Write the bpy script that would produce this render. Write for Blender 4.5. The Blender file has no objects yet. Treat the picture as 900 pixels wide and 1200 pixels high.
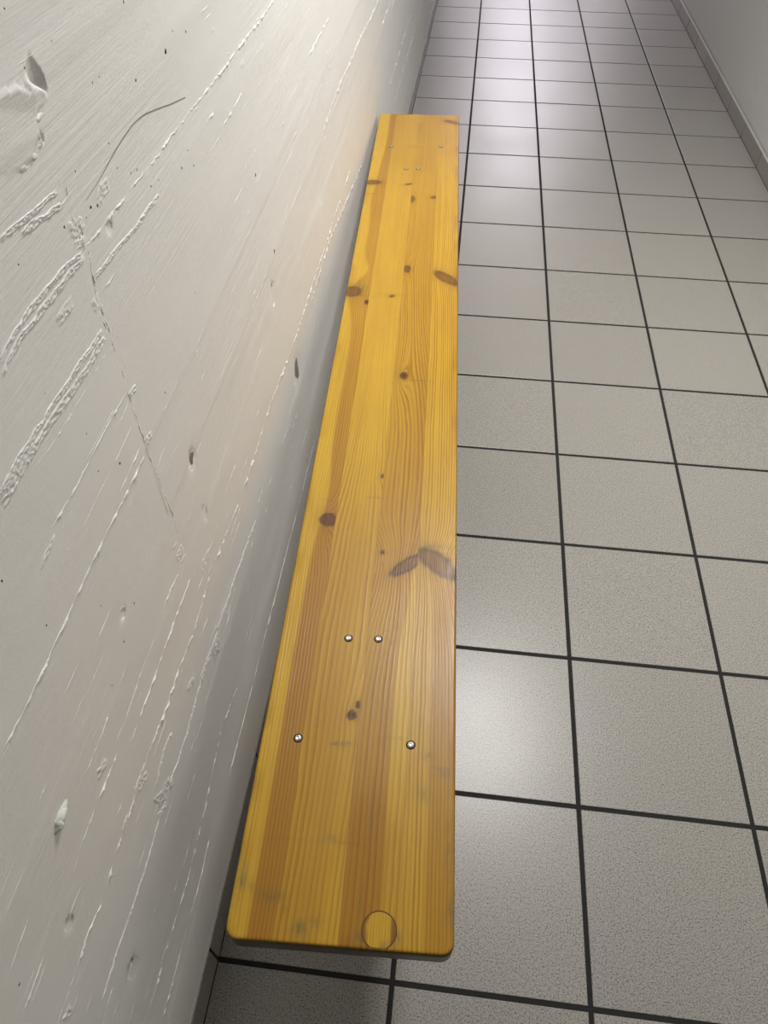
import bpy, bmesh, math, random
import numpy as np
from mathutils import Vector, Matrix
rng = np.random.RandomState(7)
random.seed(7)
S = bpy.context.scene
COL = S.collection
# ------------------------------------------------------------------ dimensions
WL, WR = -0.575, 0.895           # faces of the two corridor walls
Y0, Y1 = -0.95, 17.0              # back (unseen dark blocker) and far end of the corridor
CEIL = 2.3
TILE = 0.3
RIDGES=[
 ([(0.1966,1.0851),(0.2303,1.0824),(0.2789,1.0789)],0.0018,1.0),
 ([(0.2195,1.077),(0.2433,1.0747),(0.2775,1.0699)],0.0027,1.0),
 ([(0.1486,1.0291),(0.1775,1.0347),(0.2243,1.0352),(0.2595,1.0331),(0.2825,1.0297)],0.0022,1.0),
 ([(0.1449,1.022),(0.1768,1.0279),(0.2246,1.027),(0.2608,1.0269),(0.2863,1.0262)],0.0022,1.0),
 ([(0.2813,1.0303),(0.3093,1.0291),(0.3384,1.0289),(0.3715,1.0286),(0.4359,1.0275),(0.4986,1.0284),(0.5683,1.0275),(0.6833,1.0262),(0.8489,1.0256),(0.9608,1.0259)],0.0025,0.6),
 ([(0.23,1.037),(0.2334,1.027),(0.2676,1.0353)],0.0006,1.0),
 ([(0.29,1.0047),(0.3231,1.0043),(0.3422,1.0036),(0.3814,0.9998),(0.4187,1.0008),(0.4423,0.9999)],0.0017,1.0),
 ([(0.2869,0.9916),(0.3082,0.9901),(0.3278,0.9901)],0.0012,0.6),
 ([(0.0955,0.9671),(0.128,0.9686),(0.1768,0.969),(0.2308,0.9674),(0.2755,0.9676)],0.0023,1.0),
 ([(0.0909,0.959),(0.1256,0.9612),(0.176,0.9608),(0.2287,0.9584),(0.2762,0.9589)],0.0030,1.0),
 ([(0.0926,0.9637),(0.1264,0.9653),(0.1459,0.966)],0.0030,1.0),
 ([(0.1326,0.9501),(0.1618,0.9471),(0.1859,0.9463),(0.2197,0.9472),(0.2528,0.9483),(0.2757,0.9483)],0.0007,1.0),
 ([(-0.0235,0.8282),(0.0142,0.8257),(0.0704,0.8266),(0.1474,0.829),(0.1962,0.8275),(0.2824,0.826)],0.0019,0.5),
 ([(0.2146,0.8375),(0.242,0.8389),(0.2757,0.8402)],0.0011,0.5),
 ([(0.1201,0.9002),(0.1661,0.8975),(0.2091,0.8999),(0.2427,0.9008),(0.2811,0.899)],0.0015,0.6),
 ([(0.0918,0.8876),(0.1026,0.8899),(0.1227,0.8922)],0.0018,1.0),
 ([(1.5598,0.5383),(1.1292,0.5356),(0.8636,0.5346),(0.6674,0.5472),(0.5751,0.5415),(0.4562,0.5443),(0.3339,0.5614),(0.2429,0.5507),(0.2,0.5586),(0.1504,0.5566),(0.115,0.5613),(0.0878,0.5627),(0.051,0.5669)],0.0046,0.6),
 ([(1.7806,0.4632),(1.2405,0.5217),(1.0238,0.5122)],0.0087,0.5),
 ([(0.0673,0.5748),(0.0406,0.5599),(-0.0109,0.5594),(-0.045,0.5534),(-0.0792,0.5636),(-0.1263,0.5604),(-0.1428,0.5602)],0.0022,0.8),
 ([(0.2824,0.6188),(0.2079,0.6198),(0.1657,0.6191),(0.1263,0.6184),(0.1027,0.6186),(0.078,0.6193)],0.0026,0.4),
 ([(0.2692,0.653),(0.2356,0.6588),(0.2064,0.6594)],0.0019,0.6),
 ([(0.1215,0.6924),(0.0866,0.6914),(0.0569,0.689),(0.033,0.6896),(0.0182,0.6906)],0.0017,0.6),
 ([(0.1567,0.6559),(0.1133,0.653),(0.0863,0.6493)],0.0013,0.4),
 ([(0.0615,0.6413),(0.032,0.6435),(0.0042,0.6455),(-0.0215,0.6457),(-0.051,0.6396)],0.0012,0.7),
 ([(1.2463,0.7479),(1.4604,0.7558),(1.7471,0.7527),(2.1742,0.7348)],0.0118,0.4),
 ([(0.5208,0.4455),(0.444,0.4565),(0.382,0.4626),(0.3051,0.4649),(0.2447,0.4686),(0.1861,0.462),(0.1528,0.4612),(0.1257,0.4622),(0.0978,0.4651),(0.0759,0.4658)],0.0035,1.0),
 ([(0.0664,0.4655),(0.0041,0.461),(-0.0478,0.4635),(-0.0718,0.468),(-0.1173,0.4668)],0.0019,1.0),
 ([(0.3348,0.2911),(0.231,0.3205),(0.1268,0.2908),(0.0401,0.2819),(-0.0258,0.2915),(-0.0565,0.2954),(-0.1108,0.2859)],0.0032,0.6),
 ([(0.1177,0.2304),(0.0583,0.2199),(-0.0003,0.2232),(-0.1059,0.2269)],0.0034,0.5),
 ([(-0.1032,0.6396),(-0.1281,0.6384),(-0.1504,0.639)],0.0013,0.4),
 ([(-0.0898,0.6914),(-0.115,0.6893),(-0.1378,0.687)],0.0009,0.5),
 ([(0.1394,0.5145),(0.1129,0.5215),(0.0825,0.5127)],0.0029,1.0),
 ([(2.5965,0.6334),(2.4679,0.6328)],0.0193,0.4),
 ([(0.7262,1.0346),(0.6931,1.03),(0.6629,1.0225)],0.0021,0.8),
 ([(1.1486,0.8972),(1.2304,0.8989),(1.3664,0.8992)],0.0041,0.5),
 ([(0.6525,0.9776),(0.712,0.9791),(0.7512,0.9816)],0.0018,0.5),
 ([(0.5985,1.0024),(0.6383,1.0008)],0.0021,0.6),
 ([(0.2875,0.7942),(0.3004,0.7971),(0.3162,0.7999)],0.0027,0.5),
 ([(0.2875,0.7869),(0.3027,0.7851)],0.0015,0.5),
 ([(0.2988,0.735),(0.3155,0.7372)],0.0020,0.8),
 ([(0.242,0.8868),(0.2663,0.8881),(0.282,0.8915)],0.0009,0.5),
 ([(0.1501,0.8646),(0.1958,0.8661),(0.2368,0.8665),(0.2713,0.8686)],0.0007,0.4),
 ([(0.0504,0.5661),(0.0782,0.5498)],0.0063,1.0),
 ([(0.0636,0.4949),(0.1027,0.4629)],0.0122,1.0),
 ([(0.2277,0.4728),(0.2695,0.4628)],0.0076,1.0),
 ([(0.3016,0.4663),(0.3489,0.4554)],0.0095,1.0),
 ([(0.0112,0.5604),(0.0302,0.5628)],0.0048,1.0),
 ([(-0.1424,0.5518),(-0.129,0.5431)],0.0071,1.0),
 ([(0.0286,0.6661),(0.0472,0.6575)],0.0048,1.0),
 ([(0.2666,0.6721),(0.2887,0.6717)],0.0055,1.0),
 ([(0.3092,0.5946),(0.3426,0.5928)],0.0068,1.0),
 ([(0.3273,1.0474),(0.3539,1.0513)],0.0066,1.0),
 ([(0.2211,1.0084),(0.25,1.0096)],0.0048,1.0),
 ([(0.2737,1.0505),(0.2992,1.0465)],0.0051,1.0),
 ([(0.2757,1.0375),(0.2948,1.0368)],0.0039,1.0),
 ([(0.2713,0.99),(0.2865,0.9911)],0.0043,1.0),
 ([(0.2741,0.4504),(0.3048,0.4436)],0.0103,1.0),
 ([(0.1933,0.5044),(0.2204,0.5015)],0.0068,1.0),
 ([(0.0551,0.471),(0.0804,0.4587)],0.0062,1.0),
 ([(0.2793,0.8938),(0.2991,0.8903)],0.0027,1.0),
 ([(0.2815,0.8348),(0.2992,0.8317)],0.0041,1.0),
]
CRACK=[(0.2959,1.0961),(0.2925,1.0829),(0.2858,1.0616),(0.2859,1.0421),(0.2886,1.0291),(0.2848,1.0114),(0.2821,0.9946),(0.2796,0.9729),(0.2812,0.9554),(0.2859,0.9304),(0.2811,0.9019),(0.2815,0.8669),(0.281,0.844),(0.2814,0.8179),(0.2845,0.7789),(0.2884,0.7329),(0.2875,0.6793),(0.2772,0.6504)]
DOTS=[(0.3146,1.0489,0.00275),(0.3254,1.045,0.00257),(0.2916,1.0391,0.00316),(0.2705,1.0559,0.00239),(0.5258,1.0914,0.00471),(0.4472,1.0931,0.00267),(0.3846,1.1157,0.00146),(0.5523,1.1002,0.00224),(0.5879,1.0899,0.00245),(0.3709,1.073,0.00152),(0.3087,1.0783,0.00152),(0.3039,1.0462,0.00134),(0.205,1.0643,0.00154),(0.2443,1.0742,0.0018),(0.2365,1.0728,0.00135),(0.3959,1.039,0.00207),(0.4087,1.0362,0.00214),(0.374,1.0526,0.00143),(0.5079,0.995,0.00286),(0.5412,0.9833,0.0026),(0.428,1.0135,0.00253),(0.4473,1.0103,0.00204),(0.5329,1.0019,0.00248),(0.7601,0.8775,0.0061),(0.4749,0.8766,0.00242),(0.2867,1.1522,0.00162),(0.2308,0.8587,0.0029),(0.2029,0.9196,0.00166),(0.1985,0.8817,0.00166),(0.1769,0.9814,0.00133),(0.0586,0.9197,0.00193),(0.1302,0.7849,0.00166),(0.0696,0.8484,0.00197),(0.172,0.7275,0.00226),(0.4812,0.6458,0.00467),(0.3473,0.8431,0.00246),(0.8075,0.7423,0.00813),(-0.1312,0.6634,0.00238),(0.1356,0.717,0.00256),(0.096,0.7064,0.00227),(0.2864,1.1835,0.00151),(0.4587,1.1453,0.00235),(0.3712,1.116,0.00168),(0.3298,1.1545,0.00162)]
CRATERS=[(0.3662,0.7314,0.01021,0.01134),(0.8674,0.4732,0.02317,0.0309),(1.1779,0.6661,0.02261,0.02713),(0.7734,0.6888,0.01375,0.0165),(-0.0778,0.3995,0.009,0.015),(-0.0789,0.6119,0.00553,0.00738),(0.334,1.0233,0.00457,0.00457),(0.3619,0.6455,0.00654,0.0098),(0.151,0.7401,0.0048,0.0048)]
DOMES=[(0.2771,1.1104,0.00755,0.0054,3),(0.2639,1.1071,0.00626,0.00522,2.5),(0.2479,1.1063,0.00795,0.00398,2.5),(0.2842,1.1236,0.00857,0.00535,3),(-0.0651,0.6152,0.01676,0.00745,2),(-0.0746,0.4038,0.02388,0.00895,2),(0.0669,0.5601,0.02025,0.00759,2),(0.0556,0.5592,0.01999,0.0075,2),(0.0805,0.485,0.02105,0.00902,2),(0.0688,0.4857,0.02073,0.00889,2),(0.091,0.4779,0.01853,0.00926,2),(0.0806,0.5101,0.01716,0.00858,2),(0.2778,0.5186,0.02168,0.00723,2),(0.2729,0.5516,0.01695,0.00678,2),(0.3299,0.469,0.0251,0.00837,2),(0.3001,0.4773,0.01991,0.00796,2),(0.3255,0.5905,0.02043,0.00851,2),(0.3453,0.5911,0.02099,0.00874,2),(0.3337,0.5672,0.01791,0.00716,2),(-0.1375,0.5512,0.01598,0.00599,2),(-0.1417,0.5615,0.01549,0.00581,2),(0.0237,0.5891,0.01344,0.00448,2),(0.0202,0.5627,0.01421,0.00474,2),(0.0389,0.666,0.00953,0.00476,2),(0.0307,0.6609,0.00953,0.00476,2),(0.3777,0.591,0.0183,0.00732,1.5),(0.0087,0.4821,0.01668,0.00556,2),(-0.0459,0.2963,0.02263,0.00943,2),(0.2729,0.6898,0.01051,0.00525,2),(0.2818,0.6665,0.01114,0.00557,2),(0.2812,0.6563,0.01135,0.00851,2),(0.321,0.6801,0.01156,0.00578,1.5),(1.8881,0.6252,0.05293,0.02117,1.5),(2.2149,0.5075,0.07104,0.02842,1.5),(2.4024,0.5199,0.07983,0.03193,1.5),(2.8121,0.5437,0.10111,0.04044,1.5),(2.5785,0.5668,0.08734,0.03494,1.5),(3.0234,0.4766,0.1163,0.04652,1.5),(2.2855,0.41,0.0778,0.03112,1.5),(2.1927,0.5031,0.09351,0.02338,1.5),(0.5805,1.0231,0.0106,0.0053,1.5),(0.7667,1.0075,0.01517,0.01137,1.5),(0.6749,1.0679,0.00899,0.00599,1.5),(1.0079,0.8299,0.01935,0.0129,1.5),(0.9423,0.8738,0.01704,0.01136,1.5),(1.0042,0.7415,0.02787,0.01045,1.5),(0.8931,0.7477,0.02413,0.00905,1.5),(1.0126,0.6525,0.0229,0.01145,1.5),(0.7405,0.7375,0.01991,0.00746,1.5),(0.792,0.6383,0.02382,0.00893,1.5),(1.0358,0.4471,0.03764,0.01411,1.5),(1.0047,0.4881,0.03516,0.01319,1.5),(0.7025,0.8529,0.0123,0.00615,1.5),(0.6892,0.8303,0.01239,0.0062,1.5)]
BLOB=[(-0.0167, 0.7059), (-0.0221, 0.7056), (-0.0278, 0.7048), 0.00156]
PENCIL=[(0.3103,1.0562),(0.3437,1.0592),(0.369,1.0634),(0.3944,1.0664),(0.4223,1.0683),(0.4486,1.0661),(0.4826,1.0588),(0.5147,1.0511),(0.5555,1.043)]
FACETS=[[(0.297,1.1572,0),(0.3063,1.1392,-6),(0.2876,1.1505,-1)],[(0.2876,1.1505,-1),(0.3063,1.1392,-6),(0.3002,1.1381,-6)],[(0.2876,1.1505,-1),(0.3002,1.1381,-6),(0.2812,1.1458,2)],[(0.3002,1.1381,-6),(0.2812,1.1458,2),(0.2999,1.1346,2)],[(0.3063,1.1392,-6),(0.3002,1.1381,-6),(0.3042,1.1301,-1)],[(0.3002,1.1381,-6),(0.2999,1.1346,2),(0.3042,1.1301,-1)],[(0.269,1.1483,-1),(0.2812,1.1458,2),(0.2871,1.1379,2.5)],[(0.2812,1.1458,2),(0.2871,1.1379,2.5),(0.2999,1.1346,2)],[(0.2871,1.1379,2.5),(0.2999,1.1346,2),(0.3029,1.1285,0)],[(0.2684,1.1476,2.5),(0.2871,1.1379,2.5),(0.2832,1.1271,1)],[(0.2871,1.1379,2.5),(0.3029,1.1285,0),(0.2832,1.1271,1)],[(0.2216,1.1511,0),(0.2684,1.1476,2.5),(0.2832,1.1271,1)],[(0.2216,1.1511,0),(0.2832,1.1271,1),(0.205,1.1263,0)],[(0.2832,1.1271,1),(0.2765,1.116,1.5),(0.205,1.1263,0)],[(0.205,1.1263,0),(0.2765,1.116,1.5),(0.2295,1.1101,0)],[(0.2765,1.116,1.5),(0.2587,1.1071,1),(0.2295,1.1101,0)],[(0.2782,1.1196,1.5),(0.2815,1.1108,-4),(0.2771,1.112,1.5)],[(0.2782,1.1196,0),(0.2839,1.1121,0),(0.2811,1.1104,-4)]]

# ------------------------------------------------------------------ helpers
def link(name, verts, faces, mats=(), parent=None, smooth=False, midx=None, kind=None):
    me = bpy.data.meshes.new(name)
    me.from_pydata([tuple(map(float, v)) for v in verts], [], [tuple(map(int, f)) for f in faces])
    for m in mats: me.materials.append(m)
    if midx is not None: me.polygons.foreach_set('material_index', np.asarray(midx, np.int32))
    if smooth: me.polygons.foreach_set('use_smooth', np.ones(len(me.polygons), bool))
    me.update()
    o = bpy.data.objects.new(name, me); COL.objects.link(o)
    if parent: o.parent = parent
    if kind: o['kind'] = kind
    return o
def smoothstep(a, b, x):
    t = np.clip((x - a) / (b - a), 0, 1); return t * t * (3 - 2 * t)
def noise2(x, y, seed=0):
    """smooth value noise on a lattice, -1..1"""
    r = np.random.RandomState(seed).rand(256, 256) * 2 - 1
    xi = np.floor(x).astype(int); yi = np.floor(y).astype(int)
    fx = x - xi; fy = y - yi
    fx = fx * fx * (3 - 2 * fx); fy = fy * fy * (3 - 2 * fy)
    g = lambda i, j: r[i % 256, j % 256]
    return (g(xi, yi) * (1 - fx) + g(xi + 1, yi) * fx) * (1 - fy) + (g(xi, yi + 1) * (1 - fx) + g(xi + 1, yi + 1) * fx) * fy

class NT:
    def __init__(s, name):
        s.m = bpy.data.materials.new(name); s.m.use_nodes = True
        s.t = s.m.node_tree; s.b = s.t.nodes['Principled BSDF']
    def n(s, typ, ins=None, **kw):
        nd = s.t.nodes.new(typ)
        for k, v in kw.items(): setattr(nd, k, v)
        for k, v in (ins or {}).items(): s.set(nd.inputs[k], v)
        return nd
    def set(s, sock, v):
        if isinstance(v, bpy.types.NodeSocket): s.t.links.new(v, sock)
        else: sock.default_value = v
    def math(s, op, a, b=0.0, c=0.0, clamp=False):
        return s.n('ShaderNodeMath', {0: a, 1: b, 2: c}, operation=op, use_clamp=clamp).outputs[0]
    def mix(s, f, a, b, mode='MIX'):
        nd = s.n('ShaderNodeMix', data_type='RGBA', blend_type=mode)
        s.set(nd.inputs[0], f); s.set(nd.inputs[6], a); s.set(nd.inputs[7], b)
        return nd.outputs[2]
    def ramp(s, f, lo, hi):
        return s.n('ShaderNodeMapRange', {0: f, 1: lo, 2: hi, 3: 0.0, 4: 1.0}).outputs[0]
    def noise(s, vec, scale, detail=2.0, rough=.5):
        return s.n('ShaderNodeTexNoise', {'Vector': vec, 'Scale': scale, 'Detail': detail, 'Roughness': rough}).outputs[0]
    def obj(s, sc=(1, 1, 1)):
        c = s.n('ShaderNodeTexCoord').outputs['Object']
        return s.n('ShaderNodeVectorMath', {0: c, 1: sc}, operation='MULTIPLY').outputs[0]
    def attr(s, name, out='Fac'):
        return s.n('ShaderNodeAttribute', attribute_name=name).outputs[out]
    def bump(s, h, dist, strength=1.0):
        nd = s.n('ShaderNodeBump', {'Strength': strength, 'Distance': dist, 'Height': h})
        s.set(s.b.inputs['Normal'], nd.outputs[0]); return nd
    def P(s, **kw):
        for k, v in kw.items(): s.set(s.b.inputs[k.replace('_', ' ')], v)
        return s.m
def rgb(r, g, b): return (r, g, b, 1.0)

# ------------------------------------------------------------------ materials
def mat_wall(name, base, streak, grain):
    k = NT(name)
    big = k.noise(k.obj((1, 1, 1)), 2.2, 3)
    col = k.mix(k.ramp(big, .3, .7), rgb(*[c * .965 for c in base]), rgb(*base))
    # faint board-grain streaks, running along the corridor
    st = k.noise(k.obj((60, 4.0, 260)), 1.0, 3, .65)
    patch = k.ramp(k.noise(k.obj((3, 3, 6)), 1.0, 2), .30, .72)
    st2 = k.math('MULTIPLY', k.math('SUBTRACT', st, .5), patch)
    fine = k.noise(k.obj((1, 1, 1)), 420, 2, .6)
    mid = k.noise(k.obj((1, .5, 1)), 75, 3, .6)
    h = k.math('ADD', k.math('MULTIPLY', st2, streak), k.math('ADD', k.math('MULTIPLY', fine, .26 * grain), k.math('MULTIPLY', mid, .7 * grain)))
    k.bump(h, .0006)
    return k.P(Base_Color=col, Roughness=.55, Specular_IOR_Level=.3)
M_wall = mat_wall('painted_concrete', (.83, .815, .79), 1.0, .75)
M_wallr = mat_wall('painted_plaster', (.66, .665, .645), .6, .6)
M_back = mat_wall('dark_bounce_blocker', (.10, .10, .10), .5, .5)  # dark so the unseen back end swallows bounce light
M_ceil = mat_wall('painted_ceiling', (.58, .58, .57), .5, .5)

def mat_plain(name, col, rough, spec=.5, metal=0.0):
    k = NT(name)
    n = k.noise(k.obj(), 300, 2)
    c = k.mix(k.ramp(n, .3, .7), rgb(*[x * .85 for x in col]), rgb(*col))
    return k.P(Base_Color=c, Roughness=rough, Specular_IOR_Level=spec, Metallic=metal)
M_pinhole = mat_plain('pinhole_shade', (.06, .055, .05), .95, .1)  # near-black colour painted for the shade in tiny holes
M_hollow = mat_plain('hollow_shade', (.26, .25, .23), .9, .1)  # grey painted for the shade inside the larger hollows
M_pencil = mat_plain('pencil_line', (.25, .24, .23), .7, .2)
M_blob = mat_plain('plaster_drip', (.80, .82, .76), .5)
M_grout = mat_plain('dark_grout', (.030, .029, .028), .9, .2)
M_mortar = mat_plain('light_mortar', (.52, .50, .47), .85, .2)
M_steel = mat_plain('zinc_steel', (.72, .72, .70), .32, .5, 1.0)
M_dull = mat_plain('dull_zinc', (.33, .34, .33), .7, .3, .3)
M_hole = mat_plain('screw_hole_shadow_gap', (.035, .025, .018), .9, .1)

def mat_tile(name, base, dark, rough):
    k = NT(name)
    v = k.attr('tint')
    col = k.mix(v, rgb(*[c * .94 for c in base]), rgb(*[c * 1.04 for c in base]))
    sp = k.noise(k.obj(), 430, 2, .8)
    sp2 = k.noise(k.obj((1, 1, 1)), 260, 2, .6)
    col = k.mix(k.math('MULTIPLY', k.ramp(sp, .54, .62), .85), col, rgb(*dark))
    col = k.mix(k.math('MULTIPLY', k.ramp(sp, .46, .36), .5), col, rgb(*[min(1, c * 1.45) for c in base]))
    col = k.mix(k.math('MULTIPLY', k.ramp(sp2, .5, .7), .22), col, rgb(*dark))
    big = k.noise(k.obj(), 3.0, 3)
    r = k.math('ADD', k.math('MULTIPLY', big, .10), rough - .05)
    k.bump(sp, .00012, .5)
    return k.P(Base_Color=col, Roughness=r, Specular_IOR_Level=.5)
M_tile = mat_tile('speckled_grey_tile', (.356, .338, .308), (.05, .048, .045), .33)
M_base = mat_tile('skirting_tile', (.285, .262, .238), (.11, .095, .085), .40)

def mat_wood(name):
    k = NT(name)
    ring = k.attr('ring'); tone = k.attr('tone'); knot = k.attr('knot'); lc = k.attr('lines'); stain_shade = k.attr('stain_shade'); bark_shade = k.attr('bark_shade')
    # small wobble so that no ring is ruler straight
    wob = k.noise(k.obj((30, 9, 30)), 1.0, 3, .55)
    wob2 = k.noise(k.obj((260, 22, 30)), 1.0, 2, .5)
    g = k.math('ADD', ring, k.math('ADD', k.math('MULTIPLY', wob, .7), k.math('MULTIPLY', wob2, .35)))
    fr = k.math('FRACT', g)
    wn = k.n('ShaderNodeTexWhiteNoise', {'W': k.math('FLOOR', g)}, noise_dimensions='1D').outputs[0]
    late = k.math('MULTIPLY', k.math('SMOOTH_MIN', k.ramp(fr, .30, .86), k.ramp(fr, 1.0, .90), .1), k.math('ADD', .45, k.math('MULTIPLY', wn, .85)), clamp=True)
    streak = k.noise(k.obj((520, 5, 60)), 1.0, 3, .6)
    cloud = k.noise(k.obj((24, 5, 24)), 1.0, 3, .55)
    sap = rgb(.545, .335, .032); heart = rgb(.335, .168, .016)
    base = k.mix(tone, sap, heart)
    base = k.mix(k.math('MULTIPLY', k.ramp(cloud, .35, .75), .30), base, rgb(.30, .135, .020))
    base = k.mix(k.math('MULTIPLY', k.ramp(streak, .50, .80), .34), base, rgb(.24, .10, .014))
    col = k.mix(k.math('MULTIPLY', late, lc), base, rgb(.215, .078, .008))
    kn = k.math('ADD', knot, k.math('MULTIPLY', k.math('SUBTRACT', streak, .5), k.math('MULTIPLY', knot, .7)), clamp=True)
    col = k.mix(kn, col, rgb(.105, .036, .013))
    col = k.mix(bark_shade, col, rgb(.035, .012, .006))
    sn = k.noise(k.obj((220, 70, 60)), 1.0, 3, .7)
    col = k.mix(k.math('MULTIPLY', stain_shade, k.ramp(sn, .30, .62)), col, rgb(.10, .095, .05))
    rr = k.noise(k.obj((18, 6, 18)), 1.0, 4, .6)
    k.bump(k.math('ADD', k.math('MULTIPLY', late, .5), k.math('MULTIPLY', streak, .8)), .00022, .6)
    return k.P(Base_Color=col, Roughness=k.math('ADD', .24, k.math('MULTIPLY', rr, .16)), Specular_IOR_Level=.30)
M_wood = mat_wood('honey_pine')
def mat_wood_plain(name, a, b, dens):
    k = NT(name)
    n = k.noise(k.obj((dens, 3, 3)), 1.0, 2, .5)
    w = k.math('FRACT', k.math('MULTIPLY', n, 9.0))
    s = k.noise(k.obj((400, 12, 12)), 1.0, 3)
    col = k.mix(k.math('MULTIPLY', w, .55), rgb(*a), rgb(*b))
    col = k.mix(k.math('MULTIPLY', s, .3), col, rgb(*b))
    return k.P(Base_Color=col, Roughness=.4)
M_leg = mat_wood_plain('pine_frame', (.55, .30, .06), (.34, .15, .025), 12)

# ------------------------------------------------------------------ floor: bevelled tiles in recessed grout
def tiled(name, rects, axis, gap_z, tile_mat, top_h, bev, seed, origin=(0, 0, 0), extra=None):
    """rects in a plane; axis = (u dir, v dir, n dir)"""
    U, V, N = [np.array(a, float) for a in axis]; O = np.array(origin, float)
    r = np.random.RandomState(seed)
    vs, fs, mi, tint = [], [], [], []
    for (a0, a1, b0, b1) in rects:
        tv = r.rand()
        jz = r.randn() * .00012
        i = len(vs)
        for (ins, h) in ((0, gap_z), (0, top_h - bev), (bev * .3, top_h - bev * .3), (bev, top_h)):
            for (u, v) in ((a0 + ins, b0 + ins), (a1 - ins, b0 + ins), (a1 - ins, b1 - ins), (a0 + ins, b1 - ins)):
                vs.append(O + U * u + V * v + N * (h + jz * (h > gap_z)))
        for L in range(3):
            for q in range(4):
                fs.append((i + L * 4 + q, i + L * 4 + (q + 1) % 4, i + L * 4 + 4 + (q + 1) % 4, i + L * 4 + 4 + q)); mi.append(0); tint.append(tv)
        fs.append((i + 12, i + 13, i + 14, i + 15)); mi.append(0); tint.append(tv)
    for quad, m in (extra or []):
        i = len(vs); vs += [np.array(q, float) for q in quad]; fs.append(tuple(range(i, i + len(quad)))); mi.append(m); tint.append(.5)
    o = link(name, vs, fs, (tile_mat, M_grout, M_mortar), midx=mi, kind='structure')
    a = o.data.attributes.new('tint', 'FLOAT', 'FACE'); a.data.foreach_set('value', np.array(tint, np.float32))
    return o
G = .0078
rects = []
xs = [WL] + [-.3, 0, .3, .6] + [WR]
ny = int(round((Y1 - Y0) / TILE))
yk = [k * TILE for k in range(-4, 58)]
for i in range(5):
    for b in yk:
        a0 = xs[i] + (G / 2 if i > 0 else .004); a1 = xs[i + 1] - (G / 2 if i < 4 else .004)
        rects.append((a0, a1, b + G / 2, b + TILE - G / 2))
tiled('floor', rects, ((1, 0, 0), (0, 1, 0), (0, 0, 1)), -.003, M_tile, 0, .0012, 3,
      extra=[([(WL - .02, Y0 - .02, -.0016), (WR + .02, Y0 - .02, -.0016), (WR + .02, 17.4, -.0016), (WL - .02, 17.4, -.0016)], 1)])
# skirting tiles: upright pieces whose joints line up with the floor joints
def skirting(name, x, sgn, h, seed, thick=.0075):
    r2 = [(b + .0022, b + TILE - .0022, .003, h) for b in yk]
    x0 = x - sgn * .0005
    ex = [([(x0, Y0 - .02, -.001), (x0, 17.4, -.001), (x0 , 17.4, h), (x0, Y0 - .02, h)], 1)]
    xm = x + sgn * (thick - .001)
    ex += [([(xm, Y0 - .02, 0), (xm, 17.4, 0), (xm, 17.4, h - .001), (xm, Y0 - .02, h - .001)], 1)]
    ex += [([(x0, Y0 - .02, h + .004), (x0, 17.4, h + .004), (xm, 17.4, h - .0006), (xm, Y0 - .02, h - .0006)], 2)]
    return tiled(name, r2, ((0, 1, 0), (0, 0, 1), (sgn, 0, 0)), 0, M_base, thick, .0012, seed, (x, 0, 0), ex)
skirting('baseboard_left', WL - .004, 1, .078, 11)
skirting('baseboard_right', WR - .004, -1, .062, 12)

# ------------------------------------------------------------------ left wall: board-formed concrete under white paint
def axis_pts(*segs):
    out = []
    for a, b, st in segs:
        n = max(1, int(round((b - a) / st))); out += list(np.linspace(a, b, n, endpoint=False))
    out.append(segs[-1][1]); return np.array(out)
ys = axis_pts((Y0, -.3, .06), (-.3, .16, .0035), (.16, .34, .0016), (.34, .9, .0035), (.9, 2.4, .008), (2.4, 6, .03), (6, Y1, .2))
zs = axis_pts((0, .1, .02), (.1, .9, .0035), (.9, 1.17, .0018), (1.17, 1.35, .005), (1.35, CEIL, .04))
YY, ZZ = np.meshgrid(ys, zs, indexing='ij')
D = .0009 * noise2(YY * 2.1, ZZ * 5, 1) + .0004 * noise2(YY * 9, ZZ * 22, 2)
# formwork boards: each board sits a hair proud or shy of its neighbour
edges = [.08, .2, .315, .43, .536, .65, .735, .826, .9, .962, 1.028, 1.08, 1.14, 1.26, 1.37, 1.49, 1.6, 1.72, 1.83, 1.95, 2.06, 2.17, 2.29, 2.4]
for i, e in enumerate(edges):
    st = (np.random.RandomState(90 + i).rand(2) - .5) * .0010
    amp = np.where(YY < .28, st[0], st[1])
    D += amp * (1 / (1 + np.exp(-(ZZ - e - .0012 * noise2(YY * 6, YY * 0 + i, 5)) / .0009)))* np.exp(-np.clip(ZZ - e, 0, 1) / .05)
D += .0003 * noise2(YY * 3, ZZ * 60, 8) * smoothstep(-.1, .5, noise2(YY * 3.1, ZZ * 7, 9))
for t in FACETS:                                   # broken-out patch at the end of a board
    (ya, za, ha), (yb, zb, hb), (yc, zc, hc) = t
    iy = (ys > min(ya, yb, yc) - .003) & (ys < max(ya, yb, yc) + .003); iz = (zs > min(za, zb, zc) - .003) & (zs < max(za, zb, zc) + .003)
    sub = np.ix_(iy, iz); y = YY[sub]; z = ZZ[sub]
    den = (zb - zc) * (ya - yc) + (yc - yb) * (za - zc)
    a = ((zb - zc) * (y - yc) + (yc - yb) * (z - zc)) / den; b = ((zc - za) * (y - yc) + (ya - yc) * (z - zc)) / den; c = 1 - a - b
    ins = (a >= -.01) & (b >= -.01) & (c >= -.01)
    d = D[sub]; d[ins] = (a * ha + b * hb + c * hc)[ins] * .001; D[sub] = d
def wall_d(y, z):
    return D[np.clip(np.searchsorted(ys, y), 0, len(ys) - 1), np.clip(np.searchsorted(zs, z), 0, len(zs) - 1)]
for (y, z, ry, rz) in CRATERS:                     # real hollows
    d2 = ((YY - y) / (ry * 1.3)) ** 2 + ((ZZ - z) / (rz * 1.3)) ** 2
    D -= .0011 * np.exp(-d2 ** 1.5)
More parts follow.
